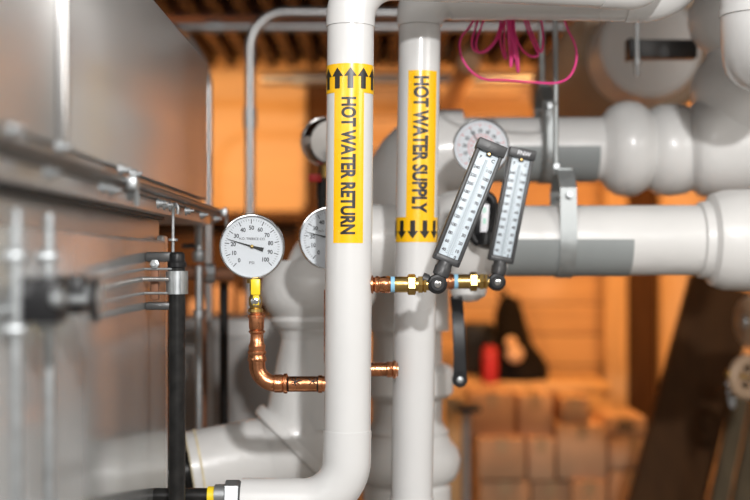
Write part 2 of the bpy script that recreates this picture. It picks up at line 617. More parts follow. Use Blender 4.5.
link('collar_rib', b, 'steel', cl).location = (0, 0, 0)

t = thing('clamp_bracket', 'dark steel bracket with threaded bolt joining black pipe to the cabinet', 'bracket', P(155, 300, D))
for py, x1, h in ((257, P(181, 0, D).x, .017), (306, P(174, 0, D).x, .013)):
    x0 = WL + .011
    b = B(); box(b, ((x0 + x1) / 2, D + .008, P(0, py, D).z), (x1 - x0, .026, h), .003); link('arm', b, 'darksteel', t)
for py in (269, 293):
    b = B(); tube(b, [(WL + .011, D - .01, P(0, py, D).z), (P(176, 0, D).x, D - .01, P(0, py, D).z)], .0022, 8); link('wire_strap', b, 'steel', t)
b = B()
x0, x1 = P(141, 0, D).x, P(170, 0, D).x
tube(b, [(x0, D - .03, P(0, 279, D).z), (x1, D - .016, P(0, 279, D).z)], .0035, 10)
for k in range(14):
    torus(b, V((x0 + (x1 - x0) * (k + .5) / 14, D - .03 + .014 * (k + .5) / 14, P(0, 279, D).z)), (1, .25, 0), .0036, .0012, 12, 6)
link('threaded_bolt', b, 'chrome', t)
b = B(); box(b, P(155, 281, D - .004), (L(8, D), L(6, D), L(38, D)), .002); link('rusty_bar', b, 'rust', t)
b = B(); lathe(b, P(155, 264, D - .012), (0, -1, 0), [(0, .008), (.006, .008), (.007, .004), (.011, .004)], 6); link('nut', b, 'steel', t)

b = B()
pts = spline([P(173, 256, D), P(173, 235, D), P(173, 215, D), P(173.5, 207, D - .005), P(176, 204, D - .01), P(178, 208, D - .012), P(177.5, 214, D - .012)], 6)
tube(b, pts, .0026, 10)
lathe(b, P(173, 241, D), (0, 0, 1), [(0, .003), (0, .008), (.004, .008), (.004, .003)], 14)
one('hook_rod', b, 'steel', 'thin hooked steel rod standing above the black pipe', 'rod')

# nipple, washer and union low by the black pipe
t = thing('pipe_union', 'short black nipple with yellow ring and steel hex union at bottom', 'pipe fitting', P(215, 494, 2.2))
b = B(); lathe(b, P(154, 496, 2.2), (1, 0, 0), [(0, L(8, 2.2)), (L(59, 2.2), L(8, 2.2))], 24); link('nipple', b, 'blackpipe', t)
b = B(); lathe(b, P(208, 496, 2.2), (1, 0, 0), [(0, L(8, 2.2)), (0, L(9.6, 2.2)), (L(7, 2.2), L(9.6, 2.2)), (L(7, 2.2), L(8, 2.2))], 24); link('sealing_ring', b, 'lever', t)
b = B()
lathe(b, P(214, 495, 2.2), (1, 0, 0), [(0, L(8, 2.2)), (L(1, 2.2), L(10.5, 2.2)), (L(11, 2.2), L(11, 2.2)), (L(12, 2.2), L(9, 2.2))], 28); link('sleeve', b, 'steel', t)
b = B(); lathe(b, P(225, 494, 2.2), (1, 0, 0), [(0, L(12, 2.2)), (L(1, 2.2), L(14, 2.2)), (L(14, 2.2), L(14, 2.2)), (L(16, 2.2), L(12, 2.2))], 6, a0=R(15)); link('hex_nut', b, 'steel', t)

# ------------------------------------------------------------------ the two labelled pipes
def vertical_pipe(spec):
    d, r = spec['d'], L(spec['r'], spec['d'])
    ax = spec['ax']                       # axis: column as a function of row
    top, bot = P(ax(spec['y0']), spec['y0'], d), P(ax(spec['y1']), spec['y1'], d)

    def cx(z):
        k = (z - bot.z) / (top.z - bot.z)
        return bot.x + (top.x - bot.x) * k

    def wrap(m, off, zc):
        """fold a flat (arc, height) mesh round the pipe"""
        for v in m.verts:
            a = v.co.x / r
            z = zc + v.co.y
            rr = r + off
            v.co = V((cx(z) + rr * math.sin(a), d - rr * math.cos(a), z))
        return m
    return r, cx, wrap


def grid2d(x0, x1, y0, y1, nx):
    m = bmesh.new()
    a = [m.verts.new((x0 + (x1 - x0) * i / nx, y0, 0)) for i in range(nx + 1)]
    c = [m.verts.new((x0 + (x1 - x0) * i / nx, y1, 0)) for i in range(nx + 1)]
    for i in range(nx):
        m.faces.new((a[i], a[i + 1], c[i + 1], c[i]))
    return m


def arrow2d(h, up):
    s = 1 if up else -1
    w = h * .30
    pts = [(-w * .45, -h / 2), (w * .45, -h / 2), (w * .45, h * .08), (w, h * .08), (0, h / 2), (-w, h * .08), (-w * .45, h * .08)]
    m = bmesh.new()
    vs = [m.verts.new((x, y * s, 0)) for x, y in pts]
    m.faces.new((vs[0], vs[1], vs[2], vs[6]))
    m.faces.new((vs[3], vs[4], vs[5]))
    return m


def pipe_label(root, S, strip, band, words, ty, letters_h, up, off_px=0):
    d = S['d']
    r, cx, wrap = vertical_pipe(S)
    zz = lambda py: P(0, py, d - r).z
    b = B()
    sx0, sx1, sy0, sy1 = strip
    f = lambda px, py: math.asin(max(-.99, min(.99, (px - S['ax'](py)) / S['r']))) * r
    yc = (sy0 + sy1) / 2
    merge(b, wrap(slice_x(grid2d(f(sx0, yc), f(sx1, yc), zz(sy1), zz(sy0), 14), .02, 1), .0004, 0))
    by0, by1 = band
    merge(b, wrap(grid2d(-math.pi * r * .995, math.pi * r * .995, zz(by1), zz(by0), 72), .0007, 0))
    lab = link('pipe_label', b, 'yellow', root)
    # lettering reads downwards
    y0, y1 = ty
    m = text2d_fit(words, L(letters_h, d), L(y1 - y0, d), .04, 1.0)
    m.transform(Matrix.Rotation(R(-90), 4, 'Z'))
    slice_x(m, .003, 0)
    xc = (f(off_px[0], yc) + f(off_px[1], yc)) / 2
    for v in m.verts:
        v.co.x += xc
    wrap(m, .0009, zz((y0 + y1) / 2))
    o = link('lettering', m, 'ink', lab); o.location = (0, 0, 0)
    # ring of arrows
    b = B()
    n = 11
    ah = L((by1 - by0) * .72, d)
    for k in range(n):
        m = arrow2d(ah, up)
        slice_x(m, .003, 0)
        for v in m.verts:
            v.co.x += (k * 2 * math.pi / n + S['a0'] - (2 * math.pi if k * 2 * math.pi / n + S['a0'] > math.pi else 0)) * r
        merge(b, wrap(m, .0012, zz((by0 + by1) / 2)))
    o = link('arrows', b, 'ink', lab); o.location = (0, 0, 0)
    return lab


RET = dict(d=2.2, r=23.3, y0=0, y1=500, ax=lambda py: 350.8 - 4.0 * py / 500, a0=R(2))
SUP = dict(d=2.465, r=20.9, y0=0, y1=500, ax=lambda py: 420.3 - 8.6 * py / 500, a0=R(-11.6))

d, r = RET['d'], L(RET['r'], RET['d'])
t = thing('insulated_pipe', 'white insulated pipe with yellow HOT WATER RETURN label', 'pipe', P(347, 500, d))
A0 = P(RET['ax'](500) - .5, 502, d)           # low elbow corner
b = B()
tube(b, dense([P(RET['ax'](442), 442, d), P(RET['ax'](26), 26, d)], .05), r, 48); link('jacket', b, 'jacket', t)
low = fillet([P(RET['ax'](430), 430, d), P(346.4, 503, d), P(242, 502, d)], L(44, d), 14)
b = B(); tube(b, low, r * 1.03, 48); link('elbow_cover', b, 'jacket', t)
up = fillet([P(350.4, 27, d), P(350.9, -25.5, d), P(460, -22, d + .05)], L(46, d), 14)
b = B(); tube(b, up, r * 1.05, 48); link('elbow_cover', b, 'jacket', t)
b = B(); tube(b, dense([P(455, -22, d + .048), P(618, -14, d + .115)], .05), r, 48); link('jacket', b, 'jacket', t)
b = B(); tube(b, fillet([P(600, -15, d + .108), P(652, -12.5, d + .13), P(655, -120, d + .13)], L(30, d), 12), r * 1.05, 48); link('elbow_cover', b, 'jacket', t)
pipe_label(t, RET, (334.6, 363.6, 88, 243), (63, 92), 'HOT WATER RETURN', (98, 233), 14.8, True, (341.3, 356.3))

d, r = SUP['d'], L(SUP['r'], SUP['d'])
t = thing('insulated_pipe', 'white insulated pipe with yellow HOT WATER SUPPLY label', 'pipe', P(412, 500, d))
b = B()
tube(b, dense([P(SUP['ax'](640), 640, d), P(SUP['ax'](24), 24, d)], .05), r, 48); link('jacket', b, 'jacket', t)
b = B(); lathe(b, P(SUP['ax'](497), 497, d) - V((0, 0, .1)), (0, 0, 1), [(0, r * 1.01), (0, r * 1.05), (.1, r * 1.05), (.1, r * 1.01)], 48); link('jacket_sleeve', b, 'jacket', t)
up = fillet([P(419.9, 29, d), P(420.5, -10, d), P(505, -10, d)], L(33, d), 16)
up[0] = P(420.0, 26, d)
b = B(); tube(b, up, [r * (1.07 + .36 * min(1, k / 14)) for k in range(len(up))], 48); link('elbow_cover', b, 'jacket', t)
b = B(); tube(b, dense([P(500, -10, d), P(645, -8, d)], .05), r * 1.40, 48); link('jacket', b, 'jacket', t)
b = B(); tube(b, fillet([P(625, -8, d), P(684, -8, d), P(685, -140, d)], L(44, d), 12), r * 1.44, 48); link('elbow_cover', b, 'jacket', t)
pipe_label(t, SUP, (406.6, 434.6, 70, 242), (217, 242), 'HOT WATER SUPPLY', (77, 212), 15.5, False, (411.5, 427.5))

# ------------------------------------------------------------------ pressure gauges
def arcpt(rad, deg):
    return V((rad * math.cos(R(deg)), 0, rad * math.sin(R(deg))))


def flatquad(b, p, q, w, y):
    dd = (q - p).normalized()
    n = V((-dd.z, 0, dd.x)) * (w / 2)
    vs = [b.verts.new(V((c.x, y, c.z))) for c in (p - n, q - n, q + n, p + n)]
    b.faces.new(vs)


def gauge(label, loc, rad, rot, ticks=True, needle_deg=164, red=False, depth=.04, stem=0.05):
    t = thing('pressure_gauge', label, 'gauge', loc, world=False, rot=rot)
    b = B(); lathe(b, (0, .004, 0), (0, 1, 0), [(0, rad * .92), (0, rad * .965), (depth * .7, rad * .965), (depth, rad * .85), (depth, .001)], 48); link('case', b, 'chrome', t)
    b = B(); lathe(b, (0, .006, 0), (0, -1, 0), [(-.004, rad * .95), (-.004, rad), (.006, rad), (.010, rad * .975), (.0105, rad * .945), (.006, rad * .925), (.0, rad * .92)], 64, cap=False); link('bezel', b, 'chrome', t)
    b = B(); lathe(b, (0, .0035, 0), (0, -1, 0), [(0, rad * .93), (.002, rad * .93)], 64); dl = link('dial', b, 'dial', t)
    y = .0012
    b = B()
    for k in range(51):
        a = 228 - 271 * k / 50
        mj, md = k % 5 == 0, False
        flatquad(b, arcpt(rad * (.70 if mj else .78), a), arcpt(rad * .84, a), rad * (.026 if mj else .011), y)
    link('tick_marks', b, 'redprint' if red else 'print', dl)
    b = B()
    for k in range(11):
        a = 228 - 271 * k / 10
        m = text2d(str(k * 10), rad * .135, .9, .03)
        p = arcpt(rad * .575, a)
        m.transform(Matrix.Rotation(R(90), 4, 'X'))
        for v in m.verts:
            v.co += V((p.x, y, p.z))
        merge(b, m)
    if not red:
        for s, h, zc, wd in (('H.O. TRERICE CO.', .075, .235, .80), ('PSI', .09, -.50, None)):
            m = text2d(s, rad * h, 1.1, .005) if wd is None else text2d_fit(s, rad * h, rad * wd, .015)
            m.transform(Matrix.Rotation(R(90), 4, 'X'))
            for v in m.verts:
                v.co += V((0, y, rad * zc))
            merge(b, m)
    link('numerals', b, 'print', dl)
    if red:
        b = B()
        for k in range(60):
            a0, a1 = 225 - 270 * k / 60, 225 - 270 * (k + 1) / 60
            flatquad(b, arcpt(rad * .45, a0), arcpt(rad * .45, a1), rad * .02, y)
            if k % 6 == 0:
                m = text2d(str(k * 2), rad * .10, 1.0, .01)
                p = arcpt(rad * .34, a0)
                m.transform(Matrix.Rotation(R(90), 4, 'X'))
                for v in m.verts:
                    v.co += V((p.x, y, p.z))
                merge(b, m)
        link('inner_scale', b, 'redprint', dl)
    b = B()
    dv = arcpt(1, needle_deg)
    n = V((-dv.z, 0, dv.x))
    plate(b, [(-rad * .36, -rad * .075), (-rad * .36, rad * .06), (-rad * .30, rad * .05), (0, rad * .028), (rad * .78, rad * .004), (rad * .78, -rad * .004), (0, -rad * .028), (-rad * .30, -rad * .06)][::-1],
          (0, -.0005, 0), dv, n, .0008)
    nd = link('needle', b, 'ink', t)
    b = B(); lathe(b, (0, 0, 0), (0, -1, 0), [(0, rad * .06), (.002, rad * .06), (.003, rad * .03)], 16); link('needle_hub', b, 'brass', nd)
    b = B(); lathe(b, (0, -.0032, 0), (0, -1, 0), [(0, rad * .94), (.0012, rad * .93), (.0012, .001)], 48); link('glass', b, 'glass', t)
    if stem:
        b = B(); lathe(b, (0, .018, -rad * .9), (0, 0, -1), [(0, .009), (stem, .009), (stem, .007)], 16); link('stem', b, 'brass', t)
    return t


D = 2.2
gauge('front round white pressure gauge above the copper elbow, beside the return pipe', P(252, 246.5, D), L(32.7, D), (R(2), R(1), R(4)), stem=.014)
gauge('white round gauge half hidden behind the return pipe', P(331, 238.5, 2.36), L(32.4, 2.36), (R(2), 0, R(2)), needle_deg=165, stem=.05)
gauge('round gauge with red inner scale on pipe behind the thermometers', P(481, 147, 2.62), L(28.5, 2.62), (0, 0, R(-6)), red=True, needle_deg=120, stem=.02)
gauge('small grey gauge turned away, above a red valve lever beside the plywood panel', P(323, 142, 2.85), L(24.5, 2.85), (R(-4), 0, R(205)), needle_deg=60, stem=.03)

# black stem with red lever under the grey gauge
t = thing('gauge_valve', 'black valve stem with red lever beneath the small grey gauge', 'valve', P(323, 205, 2.88))
b = B(); lathe(b, P(322, 225, 2.88), (0, 0, 1), [(0, .011), (.06, .011), (.06, .013), (.10, .013), (.10, .008), (.16, .008)], 18); link('stem', b, 'blackpipe', t)
b = B(); box(b, P(315, 178, 2.85), (.03, .008, .018), .003); link('lever', b, 'red', t)

# ball valve with the yellow lever, under the front gauge
t = thing('ball_valve', 'small brass ball valve with yellow lever below the front gauge', 'valve', P(256, 313, D))
b = B()
o = P(255.5, 313, D)
lathe(b, o, (0, 0, 1), [(0, L(6, D)), (L(1, D), L(7.5, D)), (L(4, D), L(7.5, D)), (L(5, D), L(5.5, D)), (L(9, D), L(6.8, D)), (L(15, D), L(6.8, D)), (L(18, D), L(5.2, D)), (L(22, D), L(5.2, D)),
                     (L(23, D), L(6, D)), (L(30, D), L(6, D)), (L(30, D), L(4, D)), (L(34, D), L(4, D))], 20)
link('body', b, 'brass', t)
b = B(); lathe(b, P(256, 301, D - .010), (0, -1, 0), [(0, L(5.2, D)), (.004, L(5.2, D)), (.005, L(3.4, D)), (.009, L(3.4, D)), (.010, L(1.5, D))], 8); link('stem_nut', b, 'chrome', t)
b = B()
box(b, P(256, 298, D - .017), (L(6, D), .002, L(14, D)), .0006)
box(b, P(255.5, 287, D - .019), (L(9.5, D), .006, L(16, D)), .0022)
link('lever', b, 'lever', t)

# copper run to the return pipe
t = thing('copper_pipe', 'bright copper elbow pipe from the front gauge to the return pipe', 'pipe', P(257, 360, D))
x = 256.5
b = B()
lathe(b, P(x, 330, D), (0, 0, 1), [(0, L(6.6, D)), (L(2, D), L(7.6, D)), (L(12, D), L(7.8, D)), (L(13, D), L(8.8, D)), (L(15, D), L(8.8, D)), (L(16, D), L(6, D)), (L(17.5, D), L(6, D))], 28); link('adapter', b, 'copper', t)
b = B()
lathe(b, P(x + .5, 351, D), (0, 0, 1), [(0, L(8, D)), (L(3, D), L(8.2, D)), (L(5, D), L(8.6, D)), (L(8, D), L(7.2, D)), (L(14, D), L(6.4, D)), (L(17, D), L(6.6, D)), (L(19, D), L(8.4, D)), (L(20, D), L(8.4, D)), (L(21.5, D), L(6.8, D))], 28); link('reducer', b, 'copper', t)
b = B(); lathe(b, P(x + .5, 361, D), (0, 0, 1), [(0, L(7.8, D)), (0, L(9.3, D)), (L(1.5, D), L(9.8, D)), (L(4, D), L(9.2, D)), (L(6, D), L(8.4, D)), (L(8, D), L(9.4, D)), (L(10, D), L(9.2, D)), (L(11, D), L(7.8, D))], 28); link('press_ring', b, 'copper', t)
b = B(); tube(b, fillet([P(x + .5, 352, D), P(x + .5, 383.5, D), P(284, 383.5, D)], L(19, D), 14), L(8.3, D), 28); link('elbow', b, 'copper', t)
b = B(); lathe(b, P(274, 383.5, D), (1, 0, 0), [(0, L(8.3, D)), (L(1, D), L(9.2, D)), (L(8, D), L(9.2, D)), (L(9, D), L(8.6, D)), (L(10, D), L(10, D)), (L(13, D), L(10.2, D)), (L(14, D), L(8, D))], 28); link('press_ring', b, 'copper', t)
b = B(); lathe(b, P(286, 384, D), (1, 0, 0), [(0, L(7.8, D)), (L(45, D), L(7.8, D))], 28); pp = link('tube', b, 'copper', t)
b = B(); lathe(b, P(318, 384, D), (1, 0, 0), [(0, L(7.9, D)), (L(.5, D), L(8.9, D)), (L(4, D), L(8.9, D)), (L(4.5, D), L(7.9, D))], 28); link('press_ring', b, 'copper', t)
# felt pen marks wrapped on the tube
b = B()
def pen(x0, y0, x1, y1):
    rr = L(7.95, D)
    for k in range(8):
        q = []
        for s in (k / 8, (k + 1) / 8):
            px, py = x0 + (x1 - x0) * s, y0 + (y1 - y0) * s
            ang = math.asin(max(-.98, min(.98, (384 - py) / 7.95)))
            c = P(px, 384, D)
            q.append(V((c.x, D - rr * math.cos(ang), c.z + rr * math.sin(ang))))
        tube(b, q, .0009, 6)
for x0 in (288, 289):
    pen(288.5, 377, 288.5, 391)
for ln in ((292, 378.5, 300, 383.5), (300, 378.5, 293, 384), (296, 377, 296, 385), (292, 382, 302, 380),
           (309, 378, 316, 383.5), (316, 378, 309, 384), (311, 381.5, 319, 380), (317.5, 377, 317.5, 391)):
    pen(*ln)
link('pen_marks', b, 'ink', pp).location = (0, 0, 0)

# copper stub behind, into the supply pipe
t = thing('copper_pipe', 'short copper stub between the two labelled pipes, low', 'pipe', P(385, 369.5, 2.42))
b = B(); lathe(b, P(330, 369.5, 2.40), (1, .03, 0), [(0, L(7, 2.4)), (L(68, 2.4), L(7, 2.4))], 24); link('tube', b, 'copper', t)
b = B(); lathe(b, P(386, 369.5, 2.402), (1, .03, 0), [(0, L(7, 2.4)), (L(1, 2.4), L(8, 2.4)), (L(5, 2.4), L(8, 2.4)), (L(6, 2.4), L(7.6, 2.4)), (L(7, 2.4), L(9.2, 2.4)), (L(9.5, 2.4), L(9.2, 2.4)), (L(11, 2.4), L(7, 2.4))], 24); link('press_ring', b, 'copper', t)
b = B(); tube(b, fillet([P(331, 290, 2.385), P(331, 369.5, 2.40), P(345, 369.5, 2.4)], L(10, 2.4), 8), L(7, 2.4), 20); link('riser', b, 'copper', t)

# ------------------------------------------------------------------ brass wells and thermometers
def well(label, x0, x1, py, d, k=1.0):
    t = thing('thermowell', label, 'fitting', P(x0, py, d))
    s = (x1 - x0) / 64.0
    X = lambda u: L(u * s, d)
    Y = lambda u: L(u * k, d)
    o = P(x0, py, d)
    ax = (1, 0, 0)
    b = B(); lathe(b, o, ax, [(-X(14), Y(7)), (0, Y(7)), (0, Y(9.2)), (X(2), Y(9.2)), (X(3), Y(7)), (X(5), Y(8.4)), (X(7), Y(8.6)), (X(9), Y(7.6)), (X(12), Y(8.4)), (X(18), Y(8.6)), (X(20), Y(7.5)), (X(21), Y(7))], 28); link('copper_adapter', b, 'copper', t)
    b = B(); lathe(b, o, ax, [(X(20), Y(7)), (X(20), Y(8)), (X(24), Y(8)), (X(24), Y(7))], 24); link('tape_ring', b, 'bluetape', t)
    b = B(); lathe(b, o, ax, [(X(23), Y(6)), (X(23), Y(7.6)), (X(26), Y(8)), (X(37), Y(8)), (X(38), Y(7)), (X(50), Y(7)), (X(51), Y(6)), (X(64), Y(6))], 28); link('body', b, 'brass', t)
    b = B(); lathe(b, o, ax, [(X(37), Y(9)), (X(38), Y(10.6)), (X(44.5), Y(10.6)), (X(45.5), Y(9))], 6, a0=R(20)); link('hex_nut', b, 'brass', t)
    b = B(); lathe(b, o, ax, [(X(48), Y(7)), (X(48), Y(9.4)), (X(52), Y(9.4)), (X(53), Y(8)), (X(54), Y(9)), (X(56), Y(9)), (X(56.5), Y(6))], 6, a0=R(0)); link('lock_nut', b, 'brass', t)
    return t


well('brass thermowell from the return pipe, crossing in front of the supply pipe', 371, 434, 284.5, 2.2)
well('brass thermowell on the right side of the supply pipe', 436, 494, 281.5, 2.465, .92)


def thermometer(label, loc, rot, brand=None):
    t = thing('thermometer', label, 'thermometer', loc, 'tilted industrial thermometers', world=False, rot=rot)
    # swivel knob with its screw
    b = B(); lathe(b, (0, .014, 0), (0, -1, 0), [(0, .013), (.002, .0165), (.010, .0175), (.020, .0175), (.023, .016), (.024, .012), (.0265, .0115), (.0265, .001)], 32); kn = link('swivel_knob', b, 'blackplastic', t)
    b = B(); lathe(b, (0, -.0120, 0), (0, -1, 0), [(0, .0065), (.002, .0062), (.003, .004), (.003, .001)], 16); link('screw', b, 'chrome', kn)
    b = B(); lathe(b, (-.028, .002, 0), (1, 0, 0), [(0, .0105), (.010, .0105), (.011, .0085), (.013, .0085), (.014, .0105), (.020, .0105)], 20); link('socket', b, 'plastic', t)
    b = B(); lathe(b, (0, .003, .008), (0, 0, 1), [(0, .011), (.006, .011), (.008, .0145), (.022, .0155), (.026, .0135), (.034, .0125)], 12); link('neck', b, 'plastic', t)
    z0, z1, w, dp = .040, .262, .0500, .026
    b = B()
    box(b, (0, .012, (z0 + z1) / 2), (w, dp - .008, z1 - z0), .003)
    for s in (-1, 1):
        box(b, (s * (w / 2 - .0035), .001, (z0 + z1) / 2), (.007, .014, z1 - z0), .002)
    box(b, (0, .001, z0 + .006), (w, .014, .012), .0025)
    link('case', b, 'plastic', t)
    b = B(); box(b, (0, .006, z1 - .004), (w + .0035, dp + .005, .020), .0018); box(b, (0, -.004, z1 - .015), (.010, .006, .010), .002); cap = link('end_cap', b, 'plastic', t)
    b = B(); lathe(b, (0, -.0068, z1 - .0165), (0, -1, 0), [(0, .0022), (.0012, .0020), (.0012, .0005)], 12); link('rivet', b, 'brass', cap)
    if brand:
        m = text2d_fit(brand, .0085, .026, .02)
        m.transform(Matrix.Rotation(R(90), 4, 'X'))
        for v in m.verts:
            v.co += V((.003, -.0095 - .0003, z1 - .004))
        link('brand_lettering', m, 'dial', cap)
    # scale plate
    p0, p1 = z0 + .012, z1 - .013
    b = B(); box(b, (0, .0015, (p0 + p1) / 2), (w - .013, .003, p1 - p0), .0004); pl = link('scale_plate', b, 'scale', t)
    y = -.0003
    b = B()
    n = 100
    q0, q1 = p0 + .006, p1 - .026
    for k in range(n + 1):
        zz = q0 + (q1 - q0) * k / n
        ln = .0042 if k % 10 == 0 else (.0034 if k % 5 == 0 else .0024)
        if k % 2 == 0:
            flatquad(b, V((-.0035, 0, zz)), V((-.0035 - ln, 0, zz)), .0006, y)
            flatquad(b, V((.0035, 0, zz)), V((.0035 + ln, 0, zz)), .0006, y)
    link('tick_marks', b, 'print', pl)
    b = B()
    def num(s, xx, zz, h=.0060):
        m = text2d(s, h, .95, .035)
        m.transform(Matrix.Rotation(R(90), 4, 'X'))
        for v in m.verts:
            v.co += V((xx, y, zz))
        merge(b, m)
    for k in range(11):
        num(str(40 + 20 * k), -.0118, q0 + (q1 - q0) * (k + .25) / 10.6)
        num(str(10 + 10 * k), .0118, q0 + (q1 - q0) * (k + .55) / 10.9)
    num('0', .0118, q0 - .003)
    num('F', -.0115, p1 - .012, .0062)
    num('C', .0115, p1 - .012, .0066)
    link('numerals', b, 'print', pl)
    b = B(); tube(b, [(0, -.001, p0), (0, -.001, p1 - .014)], .0024, 12); link('glass_tube', b, 'tubeglass', t)
    return t


thermometer('front grey thermometer leaning most, on the brass fitting from the return pipe', P(437, 284, 2.2) + V((0, -.002, 0)), (0, R(21.8), R(2)))
thermometer('rear grey thermometer beside the hanger, white letters on its top cap', P(496.5, 282, 2.465) + V((0, -.002, 0)), (0, R(11.3), R(3)), 'FNW')

# ------------------------------------------------------------------ background pipework
# lower pipe: level run, elbow behind the return pipe, drop and open end at the left
D = 2.75
r = L(35, D)
t = thing('insulated_pipe', 'thick white pipe through the lower hanger, turning down behind the gauges', 'pipe', P(600, 240, D))
b = B(); tube(b, dense([P(400, 241, D), P(716, 240, D)], .04), r, 56); link('jacket', b, 'jacket_far', t)
el = fillet([P(410, 243, D), P(327, 243, D), P(322, 330, D)], L(50, D), 16)
b = B(); tube(b, el, [r * (1.1 + .12 * min(1, max(0, (k - 4) / 8))) for k in range(len(el))], 56); link('elbow_cover', b, 'jacket_far', t)
b = B()
lathe(b, P(321, 425, D), (-.02, 0, 1), [(L(0, D), L(40, D)), (L(60, D), L(38, D)), (L(84, D), L(37, D)), (L(96, D), L(40, D)), (L(100, D), L(46, D)), (L(106, D), L(49, D)), (L(110, D), L(46, D)), (L(116, D), L(52, D)), (L(126, D), L(57, D)),
                                   (L(138, D), L(58, D)), (L(150, D), L(55, D)), (L(165, D), L(44, D))], 56); link('flange_cover', b, 'jacket_far', t)
dn = fillet([P(321, 335, D), P(299, 449, D), P(191, 470, D - .05)], L(50, D), 16)
b = B(); tube(b, dn, [L(38 + 6.5 * math.sin(math.pi * min(1, k / (len(dn) - 2))), D) for k in range(len(dn))], 56); link('elbow_cover', b, 'jacket_far', t)
mid = len(dn) // 2
tg = (dn[mid + 1] - dn[mid - 1]).normalized()
b = B(); lathe(b, dn[mid] - tg * .012, tg, [(0, L(43, D)), (0, L(46, D)), (.006, L(47.5, D)), (.020, L(47.5, D)), (.024, L(46, D)), (.024, L(43, D))], 56); link('seam_band', b, 'jacket_far', t)
e0, e1 = dn[-2], dn[-1]
ax = (e1 - e0).normalized()
b = B(); lathe(b, e1 - ax * .001, ax, [(0, L(36, D)), (.004, L(36, D)), (.004, L(20, D)), (-.01, L(19, D))], 48); link('cut_end', b, 'jacket_raw', t)
b = B(); tube(b, [e1 - ax * .05, e1 + ax * .055], L(19, D), 24); link('core', b, 'blackpipe', t)
b = B(); lathe(b, e1 - ax * .022, ax, [(0, L(38, D)), (0, L(38.8, D)), (.005, L(38.8, D)), (.005, L(38, D))], 48); link('glue_ring', b, 'jacket_raw', t)
# tee cover under the black handle
b = B()
lathe(b, P(436, 240, D - .0), (1, 0, 0), [(0, L(36, D)), (L(2, D), L(43, D)), (L(10, D), L(48, D)), (L(22, D), L(50, D)), (L(34, D), L(48, D)), (L(42, D), L(43, D)), (L(47, D), L(36, D))], 56)
lathe(b, P(468, 240, D), (0, -.1, -1), [(0, L(20, D)), (L(44, D), L(20, D)), (L(56, D), L(17, D)), (L(61, D), L(9, D)), (L(62, D), L(1, D))], 40)
link('tee_cover', b, 'jacket_far', t)
# elbow cover at the right edge
b = B()
lathe(b, P(697, 240, D), (1, 0, 0), [(0, L(35, D)), (L(2, D), L(38, D)), (L(10, D), L(39, D)), (L(14, D), L(46, D)), (L(26, D), L(50, D)), (L(60, D), L(51, D)), (L(90, D), L(46, D)), (L(105, D), L(30, D)), (L(110, D), L(5, D))], 56)
link('elbow_cover', b, 'jacket_far', t)
def half_shell(px0, px1, py, d, rpx, a_from=180, a_to=360):
    b = B()
    rings = []
    for px in (px0, px1):
        c = P(px, py, d)
        outer = [c + V((0, -math.cos(R(a)) , math.sin(R(a)))) * L(rpx + 1.2, d) for a in [a_from + (a_to - a_from) * k / 28 for k in range(29)]]
        inner = [c + V((0, -math.cos(R(a)) , math.sin(R(a)))) * L(rpx - .6, d) for a in [a_to - (a_to - a_from) * k / 28 for k in range(29)]]
        rings.append(outer + inner)
    loft(b, rings)
    return b
t2 = tag(link('pipe_saddle', half_shell(505, 627, 240, D, 35.2), 'saddle'), 'grey half sleeve cradling the lower thick pipe under the hanger', 'pipe saddle', 'grey pipe saddles')

# upper pipe: level run, elbow down behind the supply pipe, elbow up at the right
D2 = 3.0
r2 = L(32, D2)
t = thing('insulated_pipe', 'thick white pipe through the upper hanger, bulging covers at its right', 'pipe', P(560, 149, D2))
b = B(); tube(b, dense([P(430, 150, D2), P(612, 149, D2)], .04), r2, 56); link('jacket', b, 'jacket_far', t)
el = fillet([P(462, 152, D2), P(407, 152, D2), P(407, 330, D2)], L(40, D2), 16)
b = B(); tube(b, dense(el, .05), r2 * 1.32, 56); link('elbow_cover', b, 'jacket_far', t)
b = B()
lathe(b, P(407, 520, D2), (0, 0, 1), [(L(q, D2), L(w, D2)) for q, w in ((-120, 44), (34, 44), (38, 41), (42, 48), (50, 52), (62, 54), (72, 51), (80, 44), (86, 41), (90, 42), (94, 38), (100, 35), (122, 35), (124, 42), (128, 46), (150, 47), (154, 44), (158, 35), (240, 34))], 56)
link('flange_cover', b, 'jacket_far', t)
b = B()
lathe(b, P(600, 149, D2), (1, 0, 0), [(L(q, D2), L(w, D2)) for q, w in ((0, 32), (3, 34), (8, 41), (16, 46), (26, 48), (36, 47), (44, 42), (49, 38))], 56)
link('flange_cover', b, 'jacket_far', t)
b = B()
lathe(b, P(647, 150, D2), (1, .02, 0), [(L(q, D2), L(w, D2)) for q, w in ((0, 36), (4, 41), (12, 45), (24, 46), (38, 44), (50, 38))], 56)
link('flange_cover', b, 'jacket_far', t)
b = B()
lathe(b, P(684, 148, D2 - .02), (1, -.12, .02), [(L(q, D2), L(w, D2)) for q, w in ((0, 28), (4, 35), (8, 43), (14, 48), (28, 50), (60, 49), (95, 46), (110, 30), (114, 4))], 56)
link('elbow_cover', b, 'jacket_far', t)
b = B()
lathe(b, P(748, 150, D2 - .04), (0, 0, 1), [(L(q, D2), L(w, D2)) for q, w in ((0, 46), (20, 47), (36, 51), (52, 55), (66, 55), (80, 50), (90, 42), (97, 40), (104, 48), (114, 55), (126, 58), (140, 57), (154, 50), (164, 42), (172, 48), (190, 54), (220, 52))], 56)
link('riser_cover', b, 'jacket_far', t)
tag(link('pipe_saddle', half_shell(470, 595, 149, D2, 32.2), 'saddle'), 'grey half sleeve cradling the upper thick pipe behind the rear thermometer', 'pipe saddle', 'grey pipe saddles')

